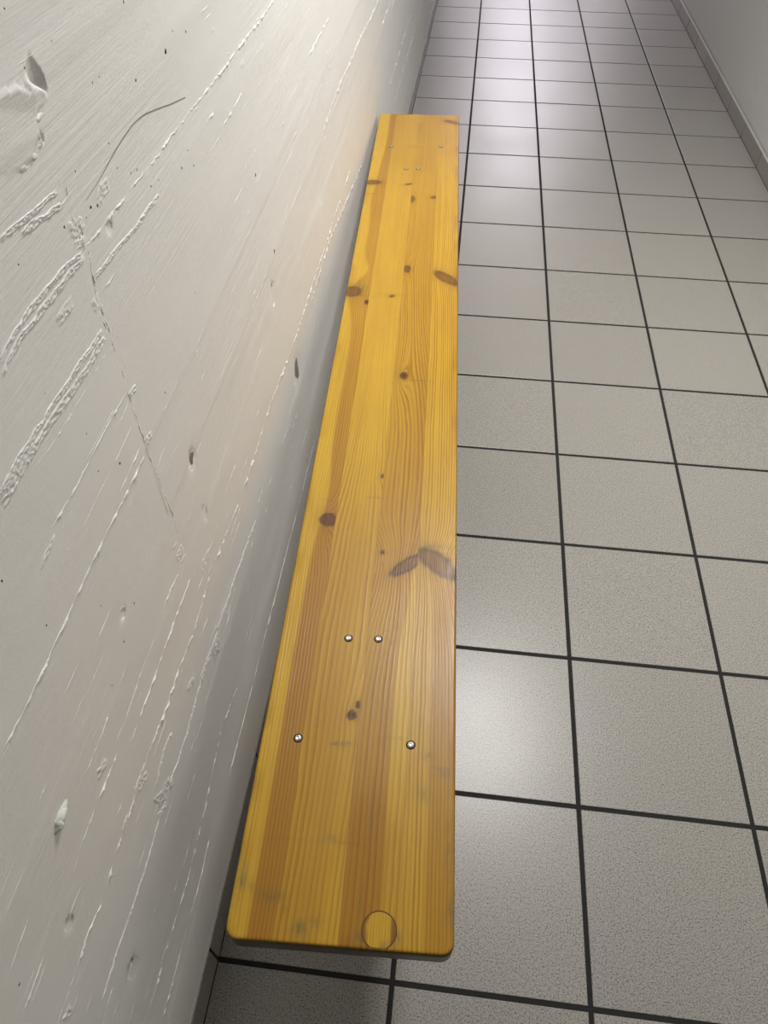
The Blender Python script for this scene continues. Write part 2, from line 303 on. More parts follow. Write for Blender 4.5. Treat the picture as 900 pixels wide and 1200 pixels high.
nv, nz = YY.shape
V = [np.stack([WL + D, YY, ZZ], -1).reshape(-1, 3)]
ii, jj = np.meshgrid(np.arange(nv - 1), np.arange(nz - 1), indexing='ij')
a = (ii * nz + jj).ravel(); Q = [np.stack([a, a + nz, a + nz + 1, a + 1], 1)[:, ::1]]
MI = [np.zeros(len(a), np.int32)]
cnt = [len(V[0])]
def add_part(v, q, m=0):
    v = np.asarray(v, float); q = np.asarray(q, int)
    V.append(v); Q.append(q + cnt[0]); MI.append(np.full(len(q), m, np.int32)); cnt[0] += len(v)
def strip(poly, half, rough, height, step=.0022, vertical=False, m=0, seed=0, gp=.22):
    """an irregular fin of concrete or paint that stands on the wall along a polyline"""
    r = np.random.RandomState(seed)
    P = np.array(poly, float); L = np.r_[0, np.cumsum(np.hypot(*np.diff(P, axis=0).T))]
    step = max(step, L[-1] / 900)
    s = np.arange(0, L[-1], step); y = np.interp(s, L, P[:, 0]); z = np.interp(s, L, P[:, 1])
    n = len(s)
    if n < 4: return
    def sm(x, k):
        kk = np.ones(k) / k; return np.convolve(np.pad(x, k, mode='edge'), kk, 'same')[k:-k]
    jit = sm(r.randn(n), 9) * half * .9 * rough + sm(r.randn(n), 3) * half * .5 * rough
    wid = half * (1 + .45 * rough * sm(r.randn(n), 3) * 1.7)
    hh = height * (1 + .8 * rough * sm(r.randn(n), 4) * 2)
    gate = np.clip(sm((r.rand(n) > gp * rough).astype(float), 5) * 1.6 - .3, .04, 1)
    end = np.clip(np.minimum(np.arange(n), np.arange(n)[::-1]) / 5, 0, 1)
    hh = np.clip(hh, .1 * height, None) * gate * end; wid = np.clip(wid, half * .3, None)
    prof = [(-1.0, -.25), (-.55, .45), (.05, 1.0), (.6, .55), (1.0, -.25)]
    rows = []
    for (w, h) in prof:
        jw = 1 + .35 * rough * r.randn(n); jh = 1 + .5 * rough * r.randn(n) * (h > 0)
        oy = w * wid * jw if vertical else np.zeros(n); oz = (w * wid * jw + jit) if not vertical else np.zeros(n)
        if vertical: oy = oy + jit
        yy = y + oy; zz = z + oz
        rows.append(np.stack([WL + wall_d(yy, zz) + hh * h * jh, yy, zz], -1))
    v = np.stack(rows, 1).reshape(-1, 3); k = len(prof)
    i, j = np.meshgrid(np.arange(n - 1), np.arange(k - 1), indexing='ij'); b = (i * k + j).ravel()
    add_part(v, np.stack([b, b + k, b + k + 1, b + 1], 1), m)
def crumble(poly, half, seed):
    """a torn, crumbly band of concrete left where two boards met"""
    r = np.random.RandomState(seed)
    P = np.array(poly, float); L = np.r_[0, np.cumsum(np.hypot(*np.diff(P, axis=0).T))]
    st = max(.0007, L[-1] / 900); sv = np.arange(0, L[-1], st); n = len(sv); k = 11
    y = np.interp(sv, L, P[:, 0]); z = np.interp(sv, L, P[:, 1])
    wob = noise2(sv * 90, sv * 0, seed) * half * .35
    wid = half * (1 + .35 * noise2(sv * 60, sv * 0 + 3, seed))
    end = np.clip(np.minimum(np.arange(n), np.arange(n)[::-1]) / 6, 0, 1)
    rows = []
    for c, w in enumerate(np.linspace(-1, 1, k)):
        zz = z + wob + w * wid
        h = .00075 * (1 - abs(w) ** 3) * (.55 + .9 * noise2(sv * 330, sv * 0 + c * 1.3, seed + 1) + .7 * noise2(sv * 800, sv * 0 + c * 2.3, seed + 2)) + .0004 * (c in (2, 8))
        h = np.where(abs(w) > .99, -.0003, np.maximum(h, -.0001) * end)
        rows.append(np.stack([WL + wall_d(y, zz) + h, y, zz], -1))
    v = np.stack(rows, 1).reshape(-1, 3)
    i, j = np.meshgrid(np.arange(n - 1), np.arange(k - 1), indexing='ij'); b = (i * k + j).ravel()
    add_part(v, np.stack([b, b + k, b + k + 1, b + 1], 1), 0)
for i, (poly, half, rough) in enumerate(RIDGES):
    if rough > .95 and half > .0011: crumble(poly, half * 1.15, 40 + i); continue
    strip(poly, half * .55, min(1, rough + .25), min(.0008, half * .40), step=.0016 if rough > .9 else .0022, seed=40 + i, gp=.33)
strip(CRACK, .0009, 1.3, .00045, vertical=True, seed=301, gp=.44)
strip([(y + .004, z) for y, z in CRACK[3:9]], .0014, 1.3, .0005, vertical=True, seed=302, gp=.4)
# long faint fins further along the corridor and above the view
for i, (z, y0, y1) in enumerate([(.745, 1.9, 3.2), (.66, 2.2, 5.0), (.43, 2.4, 6.0), (.54, 3.0, 7.5), (.32, 2.6, 5.2), (.86, 2.0, 6.5), (1.16, .5, 4.0), (1.28, -.3, 3.0), (1.49, -.5, 5.0), (1.72, 0, 6.0), (1.95, -.5, 4.0), (.21, .2, 2.4)]):
    strip([(y0, z), ((y0 + y1) / 2, z + .002), (y1, z - .001)], .0013, .8, .0010, step=.006, seed=400 + i)
# hair-fine grain ticks left by the formwork boards
r = np.random.RandomState(55)
for i in range(210):
    u = r.rand(); y = -.15 + 1.7 * u ** 1.7; z = r.uniform(.25, 1.17); ln = r.uniform(.012, .05) * (1 + y)
    zc = edges[np.argmin([abs(e - z) for e in edges])]
    z = zc + (z - zc) * (.35 if r.rand() < .6 else 1)
    strip([(y, z), (y + ln, z + r.randn() * .0004)], .00045 * (1 + .6 * y), .6, .00022, step=.002, seed=600 + i)
def dome(y, z, ry, rz, h, m=0, seed=0, tilt=0.0, n=12, k=4):
    r = np.random.RandomState(seed); v = []; q = []
    ph = r.rand(3) * 6.28
    for L in range(k + 1):
        f = L / k
        for t in range(n):
            th = t / n * 2 * math.pi
            rad = (1 - f) ** .8 * (1 + .16 * math.sin(2 * th + ph[0]) + .13 * math.sin(3 * th + ph[1]) + .1 * r.randn())
            yy = y + ry * rad * math.cos(th); zz = z + rz * rad * math.sin(th) + tilt * ry * rad * math.cos(th)
            v.append((WL + wall_d(yy, zz) + (h * math.sin(f * math.pi / 2) - .0002), yy, zz))
    for L in range(k):
        for t in range(n):
            q.append((L * n + t, L * n + (t + 1) % n, (L + 1) * n + (t + 1) % n, (L + 1) * n + t))
    add_part(v, q, m)
for i, (y, z, a, b, h) in enumerate(DOMES):
    dome(y, z, a * .75, b * .5, min(.001 * h * .35, b * .35), 0, 800 + i)
for i, (y, z, rr) in enumerate(DOTS):
    dome(y, z, rr * .95, rr * .85, .00008 + .0002, 1, 900 + i, n=9, k=2)  # thin dark discs paint the dark of the pinholes
for i, (y, z, a, b) in enumerate(CRATERS):
    # crumbled rim around the hollow, grey disc painting the shade inside two of them
    ring = []
    q = []
    r = np.random.RandomState(950 + i); n = 18
    for t in range(n):
        th = t / n * 2 * math.pi; jr = 1 + .2 * r.randn()
        for (rad, h) in ((1.9, -.0004), (1.35 * jr, .0003), (1.0, -.0006)):
            yy = y + a * rad * math.cos(th); zz = z + b * rad * math.sin(th)
            ring.append((WL + max(wall_d(yy, zz), -.0012) + h * min(1, a / .002), yy, zz))
    for t in range(n):
        for c in range(2):
            q.append((t * 3 + c, (t + 1) % n * 3 + c, (t + 1) % n * 3 + c + 1, t * 3 + c + 1))
    add_part(ring, q, 0)
    if i in (0, 1): dome(y, z, a * .85, b * .8, .0006, 2, 970 + i, n=12, k=2)
# dried plaster drip
px = BLOB[3]
dome(BLOB[1][0], BLOB[1][1], px * 7.5, px * 4.5, .0045, 4, 990, n=14, k=5)
dome(BLOB[0][0], BLOB[0][1], px * 5, px * 3.6, .0030, 4, 991, n=12, k=4)
dome(BLOB[2][0], BLOB[2][1], px * 4, px * 4.2, .0050, 4, 992, n=12, k=4)
# pencil line: a thin curved stroke lying on the paint
PP = np.array(PENCIL); s = np.linspace(0, len(PP) - 1, 120)
py = np.interp(s, np.arange(len(PP)), PP[:, 0]); pz = np.interp(s, np.arange(len(PP)), PP[:, 1])
kk = np.ones(9) / 9; py[8:-8] = np.convolve(py, kk, 'same')[8:-8]; pz[8:-8] = np.convolve(pz, kk, 'same')[8:-8]
ty, tz = np.gradient(py), np.gradient(pz); tl = np.hypot(ty, tz)
hw = .00042 * np.interp(s, [0, 2, 8], [.35, 1, 1])
v = []
for sg in (-1, 1):
    yy = py - tz / tl * hw * sg; zz = pz + ty / tl * hw * sg
    v.append(np.stack([WL + wall_d(yy, zz) + .0003, yy, zz], -1))
v = np.stack(v, 1).reshape(-1, 3); b = np.arange(119) * 2
add_part(v, np.stack([b, b + 2, b + 3, b + 1], 1), 3)
V = np.concatenate(V); Q = np.concatenate(Q); MI = np.concatenate(MI)
def big_mesh(name, V, Q, MI, mats, parent=None, kind=None):
    me = bpy.data.meshes.new(name)
    me.vertices.add(len(V)); me.vertices.foreach_set('co', V.astype(np.float32).ravel())
    me.loops.add(Q.size); me.loops.foreach_set('vertex_index', Q.astype(np.int32).ravel())
    me.polygons.add(len(Q)); me.polygons.foreach_set('loop_start', np.arange(0, Q.size, Q.shape[1], dtype=np.int32))
    for m in mats: me.materials.append(m)
    me.polygons.foreach_set('material_index', MI.astype(np.int32))
    me.polygons.foreach_set('use_smooth', np.ones(len(Q), bool))
    me.update(calc_edges=True); me.validate()
    o = bpy.data.objects.new(name, me); COL.objects.link(o)
    if parent: o.parent = parent
    if kind: o['kind'] = kind
    return o
big_mesh('wall_left', V, Q, MI, (M_wall, M_pinhole, M_hollow, M_pencil, M_blob), kind='structure')

# ------------------------------------------------------------------ right wall, ceiling, far end, back blocker
def slab(name, lo, hi, mat):
    x0, y0, z0 = lo; x1, y1, z1 = hi
    v = [(x0, y0, z0), (x1, y0, z0), (x1, y1, z0), (x0, y1, z0), (x0, y0, z1), (x1, y0, z1), (x1, y1, z1), (x0, y1, z1)]
    f = [(0, 3, 2, 1), (4, 5, 6, 7), (0, 1, 5, 4), (1, 2, 6, 5), (2, 3, 7, 6), (3, 0, 4, 7)]
    return link(name, v, f, (mat,), kind='structure')
yr = axis_pts((Y0, 2.4, .2), (2.4, 5.5, .012), (5.5, Y1, .3)); zr = axis_pts((0, .8, .012), (.8, CEIL, .1))
A, B = np.meshgrid(yr, zr, indexing='ij')
Dr = .0016 * noise2(A * 3, B * 4, 21) + .0006 * noise2(A * 14, B * 16, 22)
for (y, z, ry, rz, h) in [(3.36, .130, .045, .008, .003), (3.31, .155, .010, .02, .003), (3.43, .21, .02, .01, -.004), (3.33, .19, .012, .012, .003), (4.05, .30, .05, .006, .002), (3.9, .18, .04, .006, .0015)]:
    Dr += h * np.exp(-((A - y) / ry) ** 2 - ((B - z) / rz) ** 2)
n1, n2 = A.shape
i, j = np.meshgrid(np.arange(n1 - 1), np.arange(n2 - 1), indexing='ij'); b = (i * n2 + j).ravel()
Qr = np.stack([b, b + 1, b + n2 + 1, b + n2], 1)
big_mesh('wall_right', np.stack([WR - Dr, A, B], -1).reshape(-1, 3), Qr, np.zeros(len(Qr)), (M_wallr,), kind='structure')
slab('ceiling', (WL - .1, Y0 - .1, CEIL), (WR + .1, Y1 + .1, CEIL + .1), M_ceil)
slab('wall_far', (WL - .1, Y1, -.05), (WR + .1, Y1 + .1, CEIL), M_wallr)
slab('bounce_blocker_back', (WL - .1, Y0 - .1, -.05), (WR + .1, Y0, CEIL), M_back)  # unseen back end, set close and dark to cut bounce light

# ------------------------------------------------------------------ the bench
BW, BL, BH, BT = .2346, 2.156, .470, .034          # width, length, top height, board thickness
ang = math.atan2(.094, 2.156)
NR = Vector((-.238, -.041, 0))                     # below the near right corner of the seat
ex_ = Vector((math.cos(ang), math.sin(ang), 0)); ey_ = Vector((-math.sin(ang), math.cos(ang), 0))
bench = bpy.data.objects.new('bench', None); COL.objects.link(bench)
bench.location = NR - ex_ * BW / 2 + ey_ * BL / 2
bench.rotation_euler = (0, 0, ang)
bench['label'] = 'long narrow honey-coloured pine bench standing on the grey tiles along the white concrete wall'
bench['category'] = 'bench'
LX = lambda u: u - BW / 2
LY = lambda v: v - BL / 2

J = [0.0, .050, .1165, .1785, BW]                  # glue joints between the four staves
KN = [  # stave, u, v, ru, rv, rotation(deg), bark rim, ring-bump strength, bump ru, bump rv
 (0, .016, 1.703, .021, .012, 4, .55, 3.0, .022, .05),
 (0, .012, 1.197, .021, .020, -10, .45, 5.0, .024, .06),
 (0, .0475, 1.158, .005, .008, 0, .9, 1.5, .012, .03),
 (0, .040, .5650, .0135, .0125, -12, .75, 7.0, .022, .050),
 (1, .107, 1.699, .010, .004, 22, .5, 1.0, .014, .03),
 (1, .097, 1.184, .006, .004, 20, .5, .6, .010, .02),
 (1, .1165, .6632, .0040, .0050, 0, .8, 1.0, .010, .02),
 (1, .1062, .2508, .0055, .0060, 0, 1.0, .9, .012, .03),
 (1, .1125, .2650, .0030, .0045, 0, .9, .4, .008, .02),
 (2, .1185, 1.619, .008, .016, 0, .5, 3.5, .016, .05),
 (2, .1745, 1.632, .010, .008, 25, .35, 1.6, .016, .04),
 (2, .1235, 1.293, .0075, .014, 0, .6, 4.5, .016, .06),
 (2, .1355, .9230, .0068, .0100, 0, .8, 5.5, .012, .060),
 (2, .1640, .4880, .0300, .0100, 42, .75, 2.2, .030, .05),
 (2, .1255, .5080, .0025, .0040, 0, .9, .4, .008, .02),
 (3, .2130, 2.105, .024, .010, -28, .6, 3.0, .024, .05),
 (3, .2085, 1.262, .036, .0145, -45, .45, 3.0, .028, .05),
 (3, .2065, .4945, .0370, .0165, -42, .6, 3.5, .034, .045),
]
STA = [ # smudges: u, v, ru, rv, strength
 (.0444, .0425, .012, .006, .6), (.0757, .0145, .008, .007, .8), (.092, .022, .006, .006, .5), (.008, .055, .005, .018, .7), (.019, .050, .006, .006, .5), (.058, .030, .004, .006, .4),
 (.2212, .185, .010, .004, .55), (.2298, .0412, .004, .020, .6), (.1986, .2050, .006, .006, .35), (.1972, .1607, .008, .012, .4), (.228, .10, .004, .05, .45),
 (.0988, .2139, .010, .0028, .95), (.09, .2118, .006, .0016, .8), (.1075, .616, .012, .0016, .8), (.037, .605, .012, .002, .45), (.166, .9105, .016, .0022, .95), (.150, .912, .02, .0012, .6),
 (.2040, .206, .004, .003, .8), (.219, .1915, .011, .0016, .9), (.0975, 1.19, .03, .003, .35), (.0205, 1.64, .016, .003, .4), (.12, 2.06, .003, .022, .55), (.127, 2.08, .003, .014, .45), (.114, 2.08, .003, .010, .35),
 (.112, 1.925, .018, .006, .35), (.03, 1.18, .03, .003, .55), (.035, 1.215, .003, .016, .4), (.025, 1.225, .003, .014, .4), (.1405, .135, .0016, .022, .55), (.1430, .150, .0012, .006, .6),
 (.163, .225, .012, .0014, .6), (.1475, .220, .0012, .012, .5), (.0985, .105, .010, .004, .35), (.11, .1, .02, .0012, .5), (.055, .1, .03, .001, .35), (.052, .064, .02, .001, .4),
 (.2335, .47, .004, .02, .7), (.02, .33, .003, .02, .25), (.2, .5250, .028, .004, .55), (.133, .507, .0007, .006, .8), (.1385, .510, .0007, .007, .8), (.144, .5135, .0007, .007, .85), (.1495, .517, .0007, .007, .85), (.155, .520, .0008, .006, .85), (.1605, .522, .0008, .006, .8), (.167, .5215, .0008, .006, .7),
 (.1465, .473, .0006, .006, .7), (.152, .4745, .0006, .006, .7), (.158, .476, .0006, .006, .7), (.164, .479, .0006, .006, .6), (.186, .532, .008, .002, .5), (.200, .523, .010, .0022, .55), (.212, .512, .010, .0022, .5), (.222, .498, .007, .002, .5),
 (.1245, .502, .0007, .018, .6), (.1265, .487, .002, .003, .5), (.1420, .011, .010, .006, .7), (.137, .045, .0012, .03, .5), (.1365, .09, .0008, .04, .45), (.175, .012, .005, .008, .75), (.2155, .12, .0015, .03, .35),
]
def field(s, u, v):
    """ring phase and colour weights of stave s at (u, v)"""
    sd = 30 + s
    ue = u + .0016 * noise2(v * 4, u * 30, sd) + .0025 * noise2(v * 1.2, u * 0 + s, sd + 9)
    bump = np.zeros_like(u); knot = np.zeros_like(u); bark_shade = np.zeros_like(u)
    for (ks, ku, kv, ru, rv, rot, bk, A, bu, bv) in KN:
        if ks != s: continue
        du, dv = u - ku, v - kv
        bump += A * np.exp(-np.sqrt((du / bu) ** 2 + (dv / bv) ** 2 + .02) * 1.35)
        c, sn = math.cos(math.radians(rot)), math.sin(math.radians(rot))
        a = (du * c + dv * sn) / ru; b = (-du * sn + dv * c) / rv
        d = np.sqrt(a * a + b * b) + .07 * noise2(u * 160, v * 120, 70) + .07 * noise2(u * 420, v * 300, 71)
        knot = np.maximum(knot, (1 - smoothstep(.80, 1.08, d)) * (.72 + .25 * bk) * (1 if max(ru, rv) < .0137 else   .86 + .16 * np.clip(d, 0, 1) ** 2))
        rim = np.exp(-((d - .95) / .16) ** 2) * bk
        core = (1 - smoothstep(.0, .75, d)) * bk * (1.0 if max(ru, rv) < .0135 else .12)
        bark_shade = np.maximum(bark_shade, np.maximum(rim * .95, core))
        knot = np.maximum(knot, .30 * np.exp(-(d / 1.9) ** 2 * 1.2))
    nz = noise2(v * 1.5, u * 10, sd + 20); nz2 = noise2(v * .8, u * 0 + s * 3, sd + 40)
    if s == 0:
        ring = ue * 250 + v * 1.0 + 1.6 * nz + bump
        wand = .0245 + .004 * noise2(v * 2.2, u * 0, 81) + .010 * np.exp(-((v - .62) / .08) ** 2) - .018 * np.exp(-((v - 1.20) / .10) ** 2) + .010 * smoothstep(1.72, 2.0, v) - .006 * np.exp(-((v - 1.6) / .08) ** 2) + .022 * np.exp(-((v - 1.28) / .05) ** 2)
        tone = smoothstep(-.003, .003, u - wand) * (.85 + .3 * nz2)
        lines = .30 + .30 * smoothstep(0, .006, u - wand) - .18 * smoothstep(.9, 1.4, v)
    elif s == 1:
        ring = (ue - .085) * (130 + 30 * nz2 + 170 * smoothstep(.5, 1.0, v)) - v * 4.5 * smoothstep(1.4, .6, v) + 1.3 * nz + bump + 60 * (u - .085) * smoothstep(.35, .05, v)
        tone = .62 - .55 * smoothstep(.35, .75, v) + .12 * nz2
        tone = tone * (1 - .55 * smoothstep(.085, .105, u) * smoothstep(.55, .3, v)) + .25 * smoothstep(1.5, 1.9, v)
        lines = .62 - .36 * smoothstep(.45, 1.0, v) - .22 * smoothstep(.082, .1, u) * smoothstep(.4, .1, v)
    elif s == 2:
        fan = np.where(v < .5, np.exp(-((v - .5) / .12) ** 2), np.exp(-((v - .5) / .05) ** 2))
        ue = ue + (ue - .168) * .75 * fan
        ring = (ue - .12) * (135 + 25 * nz2 + 120 * smoothstep(.6, 1.3, v)) - v * 3.4 * smoothstep(1.2, .7, v) + 1.2 * nz + bump
        stk = smoothstep(.157, .161, u + .004 * nz2 - .012 * smoothstep(.3, .48, v)) * smoothstep(.52, .47, v)
        tone = .66 - .10 * smoothstep(.5, .7, v) + .35 * smoothstep(.2, .1, v) + .16 * nz2 - .72 * stk + .35 * smoothstep(.146, .152, u) * smoothstep(.16, .05, v) * (1 - stk)
        tone = tone + .25 * smoothstep(.150, .170, u) * smoothstep(.6, .7, v) * smoothstep(1.9, 1.0, v) * .6
        lines = .66 - .22 * smoothstep(1.0, 1.6, v) - .25 * stk
    else:
        fan = np.where(v < .5, np.exp(-((v - .48) / .10) ** 2), np.exp(-((v - .5) / .04) ** 2))
        ue = ue + (ue - .195) * .5 * fan
        ring = (ue - .18) * (215 + 30 * smoothstep(.6, 1.4, v)) + v * .8 + 1.0 * nz + bump
        brown = smoothstep(.199, .206, u + .003 * nz2) * smoothstep(.50, .40, v)
        tone = .22 + .22 * smoothstep(.12, .3, v) * smoothstep(.52, .45, v) + .50 * brown + .18 * nz2 + .25 * smoothstep(.215, .225, u) * smoothstep(.6, .9, v) + .35 * smoothstep(1.75, 2.0, v)
        lines = .58 - .12 * brown + .08 * smoothstep(.6, 1., v) - .25 * smoothstep(1.7, 2.0, v)
    st = np.zeros_like(u)
    for (su, sv, ru, rv, k) in STA:
        st = np.maximum(st, k * np.exp(-((u - su) / ru) ** 2 - ((v - sv) / rv) ** 2))
    # a hairline along the glue joints
    for jx in J[1:-1]:
        st = np.maximum(st, .22 * np.exp(-((u - jx) / .0007) ** 2))
    tone = np.clip(tone, 0, 1.2); lines = np.clip(lines, .05, .9) * (1 - .35 * knot)
    return ring, tone, np.clip(knot, 0, 1), lines, np.clip(bark_shade, 0, 1), st

def make_seat():
    R, r = .013, .0034                             # plan radius of the corners, round-over of the edges
    e = [0, .0003, .0008, .0015, .0024, .0034, .0055, .009, .013]
    us = sorted(set(e + [BW - x for x in e] + list(np.round(np.linspace(.013, BW - .013, 112), 5)) + J))
    us = np.array([x for i, x in enumerate(us) if i == 0 or x - us[i - 1] > 2e-4 or x in J])
    vs = np.array(sorted(set(e + [BL - x for x in e] + list(np.linspace(.013, BL - .013, 900)))))
    U, W = np.meshgrid(us, vs, indexing='ij')
    # round the corners in plan
    X, Y = U.copy(), W.copy()
    dist = np.minimum(np.minimum(U, BW - U), np.minimum(W, BL - W))
    for cx, sx in ((R, -1), (BW - R, 1)):
        for cy, sy in ((R, -1), (BL - R, 1)):
            a = (U - cx) * sx / R; b = (W - cy) * sy / R
            m = (a > 0) & (b > 0); rad = np.maximum(a, b); h = np.hypot(a, b); h[h == 0] = 1
            X[m] = (cx + sx * a / h * rad * R)[m]; Y[m] = (cy + sy * b / h * rad * R)[m]
            dist[m] = ((1 - rad) * R)[m]
    t = np.clip(r - dist, 0, r)
    Zt = BH - (r - np.sqrt(np.clip(r * r - t * t, 0, None)))
    wear = .0006 * np.clip(noise2(U * 40, W * 25, 61), 0, 1) * (dist < .012)
    Zt -= wear
    nu, nv = U.shape
    V = [np.stack([LX(X), LY(Y), Zt], -1).reshape(-1, 3)]
    i, j = np.meshgrid(np.arange(nu - 1), np.arange(nv - 1), indexing='ij'); b = (i * nv + j).ravel()
    Q = [np.stack([b, b + nv, b + nv + 1, b + 1], 1)]
    stave = [np.clip(np.searchsorted(np.array(J), (us[i.ravel()] + us[i.ravel() + 1]) / 2) - 1, 0, 3)]
    # border loop, carried down to the rounded lower edge
    idx = [(k, 0) for k in range(nu)] + [(nu - 1, k) for k in range(1, nv)] + [(k, nv - 1) for k in range(nu - 2, -1, -1)] + [(0, k) for k in range(nv - 2, 0, -1)]
    loop = np.array([a * nv + c for a, c in idx]); n = len(loop)
    P = V[0][loop].copy(); base = len(V[0]); prev = loop
    cxy = np.array([(LX(np.clip(U[a, c], R, BW - R)), LY(np.clip(W[a, c], R, BL - R))) for a, c in idx])
    uv = [np.stack([U.ravel(), W.ravel()], 1)]
    uvl = uv[0][loop]
    lev = [(0, BH - r - .006), (0, BH - BT + r), (.0016, BH - BT + r * .3), (r, BH - BT)]
    allv = len(V[0])
    for (ins, z) in lev:
        q = P.copy(); q[:, 2] = z
        dirv = cxy - P[:, :2]; ln = np.hypot(*dirv.T); q[:, :2] += dirv / np.maximum(ln, 1e-6)[:, None] * np.minimum(ins, ln)[:, None]
        ids = np.arange(allv, allv + n); allv += n
        V.append(q); uv.append(uvl + (0))
        Q.append(np.stack([prev, ids, np.roll(ids, -1), np.roll(prev, -1)], 1)[:, ::1])
        uu = (uvl[:, 0] + np.roll(uvl[:, 0], -1)) / 2
        stave.append(np.clip(np.searchsorted(np.array(J), uu) - 1, 0, 3)); prev = ids
    V = np.concatenate(V); Qa = np.concatenate(Q); stave = np.concatenate(stave); uv = np.concatenate(uv)
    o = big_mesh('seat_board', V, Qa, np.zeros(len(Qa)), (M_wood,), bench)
    # underside
    me = o.data
    bm = bmesh.new(); bm.from_mesh(me); bm.verts.ensure_lookup_table()
    f = bm.faces.new([bm.verts[k] for k in prev][::-1]); f.smooth = False
    bm.to_mesh(me); bm.free()
    nl = len(me.loops); li = np.empty(nl, np.int32); me.loops.foreach_get('vertex_index', li)
    ls = np.empty(len(me.polygons), np.int32); lt = ls.copy(); me.polygons.foreach_get('loop_start', ls); me.polygons.foreach_get('loop_total', lt)
    st = np.full(nl, 1)
    for k in range(4): st[k:len(Qa) * 4:4] = stave
    lu, lv = uv[li, 0], uv[li, 1]
    # stretch down the sides so the end grain and edges are not one flat smear
    names = ('ring', 'tone', 'knot', 'lines', 'bark_shade', 'stain_shade'); out = [np.zeros(nl, np.float32) for _ in names]
    co = np.empty(len(me.vertices) * 3, np.float32); me.vertices.foreach_get('co', co); zz = co.reshape(-1, 3)[li, 2]
    side = zz < BH - .0040
    for s in range(4):
        m = st == s
        for k, a in enumerate(field(s, lu[m], lv[m])): out[k][m] = a
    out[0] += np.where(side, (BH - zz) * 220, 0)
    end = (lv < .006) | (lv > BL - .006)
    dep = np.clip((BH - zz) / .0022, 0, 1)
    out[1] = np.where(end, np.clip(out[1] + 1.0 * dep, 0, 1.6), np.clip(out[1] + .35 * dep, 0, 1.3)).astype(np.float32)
    out[5] = np.maximum(out[5], np.where(end, .45 * dep, .15 * dep)).astype(np.float32)     # shade of the end faces painted in as dark stain
    out[4] = np.maximum(out[4], np.where(end, .92 * dep, .60 * dep))  # end faces painted dark for their shade; long edges darkened too
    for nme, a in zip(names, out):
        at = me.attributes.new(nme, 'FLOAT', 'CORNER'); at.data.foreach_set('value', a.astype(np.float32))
    return o
seat = make_seat()

# patch plug let into the near end of the seat, where a knot was cut out
def make_plug():
    cu, cv, R = .1577, .0185, .0178
    vs, fs, mi = [], [], []
    def disc(rad_in, rad_out, z, m):
        n = 72; base = len(vs); rings = 10 if rad_in == 0 else 1
        rr = np.linspace(rad_in, rad_out, rings + 1) if rad_in else np.linspace(.0005, rad_out, rings + 1)
        for q in rr:
            for t in range(n):
                th = t / n * 2 * math.pi
                u = cu + q * math.cos(th); v = max(.0030, cv + q * math.sin(th))
                t2 = max(0, .0034 - v)
                vs.append((LX(u), LY(v), z - (.0034 - math.sqrt(.0034 ** 2 - t2 ** 2))))
        for k in range(rings):
            for t in range(n):
                fs.append((base + k * n + t, base + k * n + (t + 1) % n, base + (k + 1) * n + (t + 1) % n, base + (k + 1) * n + t)[::-1]); mi.append(m)
    disc(0, R - .0008, BH + .00035, 0)
    disc(R - .0008, R + .0005, BH + .00030, 1)
    o = link('wood_plug', vs, fs, (M_wood, M_plugline), bench, True, mi)
    me = o.data; nl = len(me.loops); li = np.empty(nl, np.int32); me.loops.foreach_get('vertex_index', li)
    co = np.empty(len(me.vertices) * 3, np.float32); me.vertices.foreach_get('co', co); co = co.reshape(-1, 3)[li]
    u = co[:, 0] + BW / 2; v = co[:, 1] + BL / 2
    dk = np.maximum(smoothstep(cu - .0105, cu - .0135, u + .002 * noise2(v * 90, v * 0, 5)), smoothstep(cu + .0105, cu + .013, u))
    data = dict(ring=u * 330 + v * 4, tone=.03 + .9 * dk, knot=.50 * dk, lines=.42 + 0 * u, bark_shade=0 * u, stain_shade=.5 * np.exp(-((v - .004) / .005) ** 2) * (u > cu))
    for n, a in data.items(): me.attributes.new(n, 'FLOAT', 'CORNER').data.foreach_set('value', a.astype(np.float32))
    o['label'] = 'round pale wooden plug with a dark outline'
    return o
M_plugline = mat_plain('dark_glue_line', (.10, .045, .014), .6, .3)
make_plug()

# bolts: low domed heads in dark countersinks
def lathe(name, prof, mats, midx, parent, n=28):
    vs, fs, mi = [], [], []
    for (q, z) in prof:
        for t in range(n):
            th = t / n * 2 * math.pi; vs.append((q * math.cos(th), q * math.sin(th), z))
    for k in range(len(prof) - 1):
        for t in range(n):
            fs.append((k * n + t, k * n + (t + 1) % n, (k + 1) * n + (t + 1) % n, (k + 1) * n + t)); mi.append(midx[k])
    fs.append(tuple((len(prof) - 1) * n + t for t in range(n))); mi.append(midx[-1])
    return link(name, vs, fs, mats, parent, True, mi)
prof = [(.0057, -.030), (.0057, .00015), (.0043, .0002), (.0042, .0008), (.0036, .0015), (.0025, .0020), (.0022, .0020), (.0020, .0013), (.0012, .0011)]
bolt0 = lathe('bolt', prof, (M_hole, M_steel), [0, 0, 1, 1, 1, 1, 1, 1, 1], bench)
for k, (u, v) in enumerate([(.0446, .2165), (.1808, .2177), (.091, .3595), (.1309, .3611), (.0477, 1.9225), (.1859, 1.932), (.0968, 1.7862), (.1281, 1.7886)]):
    o = bolt0 if k == 0 else bolt0.copy()
    if k: COL.objects.link(o); o.parent = bench
    o.location = (LX(u), LY(v), BH); o.rotation_euler = (0, 0, k * 1.3)
    o['label'] = 'shiny domed steel bolt head in a dark countersink' if k < 4 else 'dull steel bolt head at the far end'

dull = bolt0.data.copy(); dull.materials[1] = M_dull
for o in bench.children:
    if o.name.startswith('bolt') and o.location.y > 0: o.data = dull
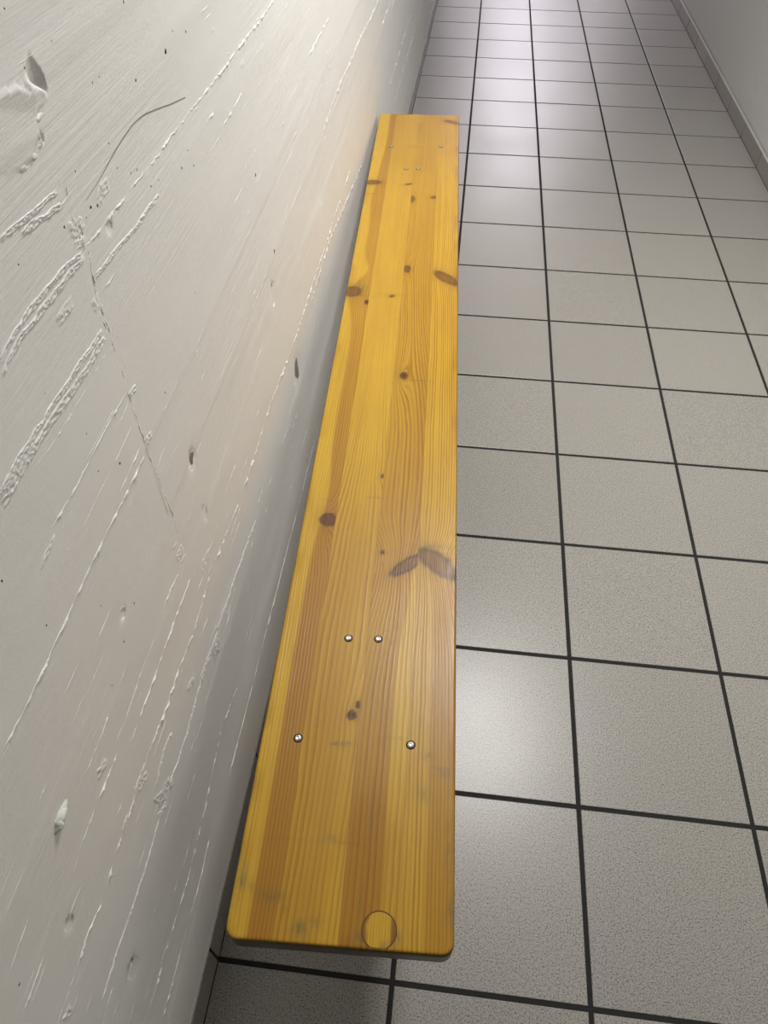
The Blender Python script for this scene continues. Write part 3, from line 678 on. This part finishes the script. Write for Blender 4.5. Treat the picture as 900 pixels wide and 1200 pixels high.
# the frame that carries the seat: two end boards, feet, rails and struts
def bevbox(name, cx, cy, cz, sx, sy, sz, bev=.003, rot=None):
    bm = bmesh.new(); bmesh.ops.create_cube(bm, size=1)
    bmesh.ops.scale(bm, vec=(sx, sy, sz), verts=bm.verts)
    bmesh.ops.bevel(bm, geom=list(bm.edges), offset=bev, segments=2, affect='EDGES')
    if rot: bmesh.ops.rotate(bm, cent=(0, 0, 0), matrix=rot, verts=bm.verts)
    bmesh.ops.translate(bm, vec=(cx, cy, cz), verts=bm.verts)
    me = bpy.data.meshes.new(name); bm.to_mesh(me); bm.free(); me.materials.append(M_leg)
    o = bpy.data.objects.new(name, me); COL.objects.link(o); o.parent = bench; return o
zb = BH - BT
for v, sg in ((.217, 1), (BL - .229, -1)):
    y = LY(v)
    bevbox('leg', 0, y, (zb - .022 + .034) / 2, .150, .030, zb - .022 - .034)
    bevbox('foot', 0, y, .017, .200, .052, .034, .005)
    bevbox('bearer', 0, y, zb - .011, .190, .055, .022)
    a = math.radians(-38 * sg)
    bevbox('brace', 0, y + sg * .085, zb - .115, .040, .026, .270, .003, Matrix.Rotation(a, 3, 'X'))
bevbox('stretcher', 0, 0, .215, .040, BL - 2 * .240, .055)

# ------------------------------------------------------------------ light
def area(name, loc, sx, sy, power, col, rot=(0, 0, 0)):
    l = bpy.data.lights.new(name, 'AREA'); l.shape = 'RECTANGLE'; l.size = sx; l.size_y = sy; l.energy = power; l.color = col
    o = bpy.data.objects.new(name, l); COL.objects.link(o); o.location = loc; o.rotation_euler = rot; return o
warm = (1.0, .98, .95); cool = (.97, .90, 1.0)
area('ceiling_lamp', (-.02, 1.46, CEIL - .03), .34, .6, 40, warm)
area('ceiling_lamp', (.22, 9.0, CEIL - .03), .9, 2.4, 80, cool)
area('ceiling_lamp', (.22, 13.6, CEIL - .03), .9, 2.4, 80, cool)
w = bpy.data.worlds.new('World'); S.world = w; w.use_nodes = True
w.node_tree.nodes['Background'].inputs[0].default_value = (.9, .92, 1, 1); w.node_tree.nodes['Background'].inputs[1].default_value = .2

# ------------------------------------------------------------------ camera
cd = bpy.data.cameras.new('Camera'); cam = bpy.data.objects.new('Camera', cd); COL.objects.link(cam)
cd.sensor_fit = 'VERTICAL'; cd.sensor_height = 36; cd.lens = 852.63 / 1200 * 36; cd.clip_start = .02; cd.clip_end = 100
right = Vector((.99351360, .11368072, .00272374)); up = Vector((-.08722899, .74653467, .65960374)); fwd = Vector((-.07295085, .65556288, -.75160860))
cam.matrix_world = Matrix.Translation((-.29381188, -.19359357, 1.31145816)) @ Matrix((right, up, -fwd)).transposed().to_4x4()
S.camera = cam
S.view_settings.view_transform = 'Standard'; S.view_settings.look = 'None'; S.view_settings.gamma = 1; S.view_settings.use_curve_mapping = False
S.view_settings.exposure = 0.0
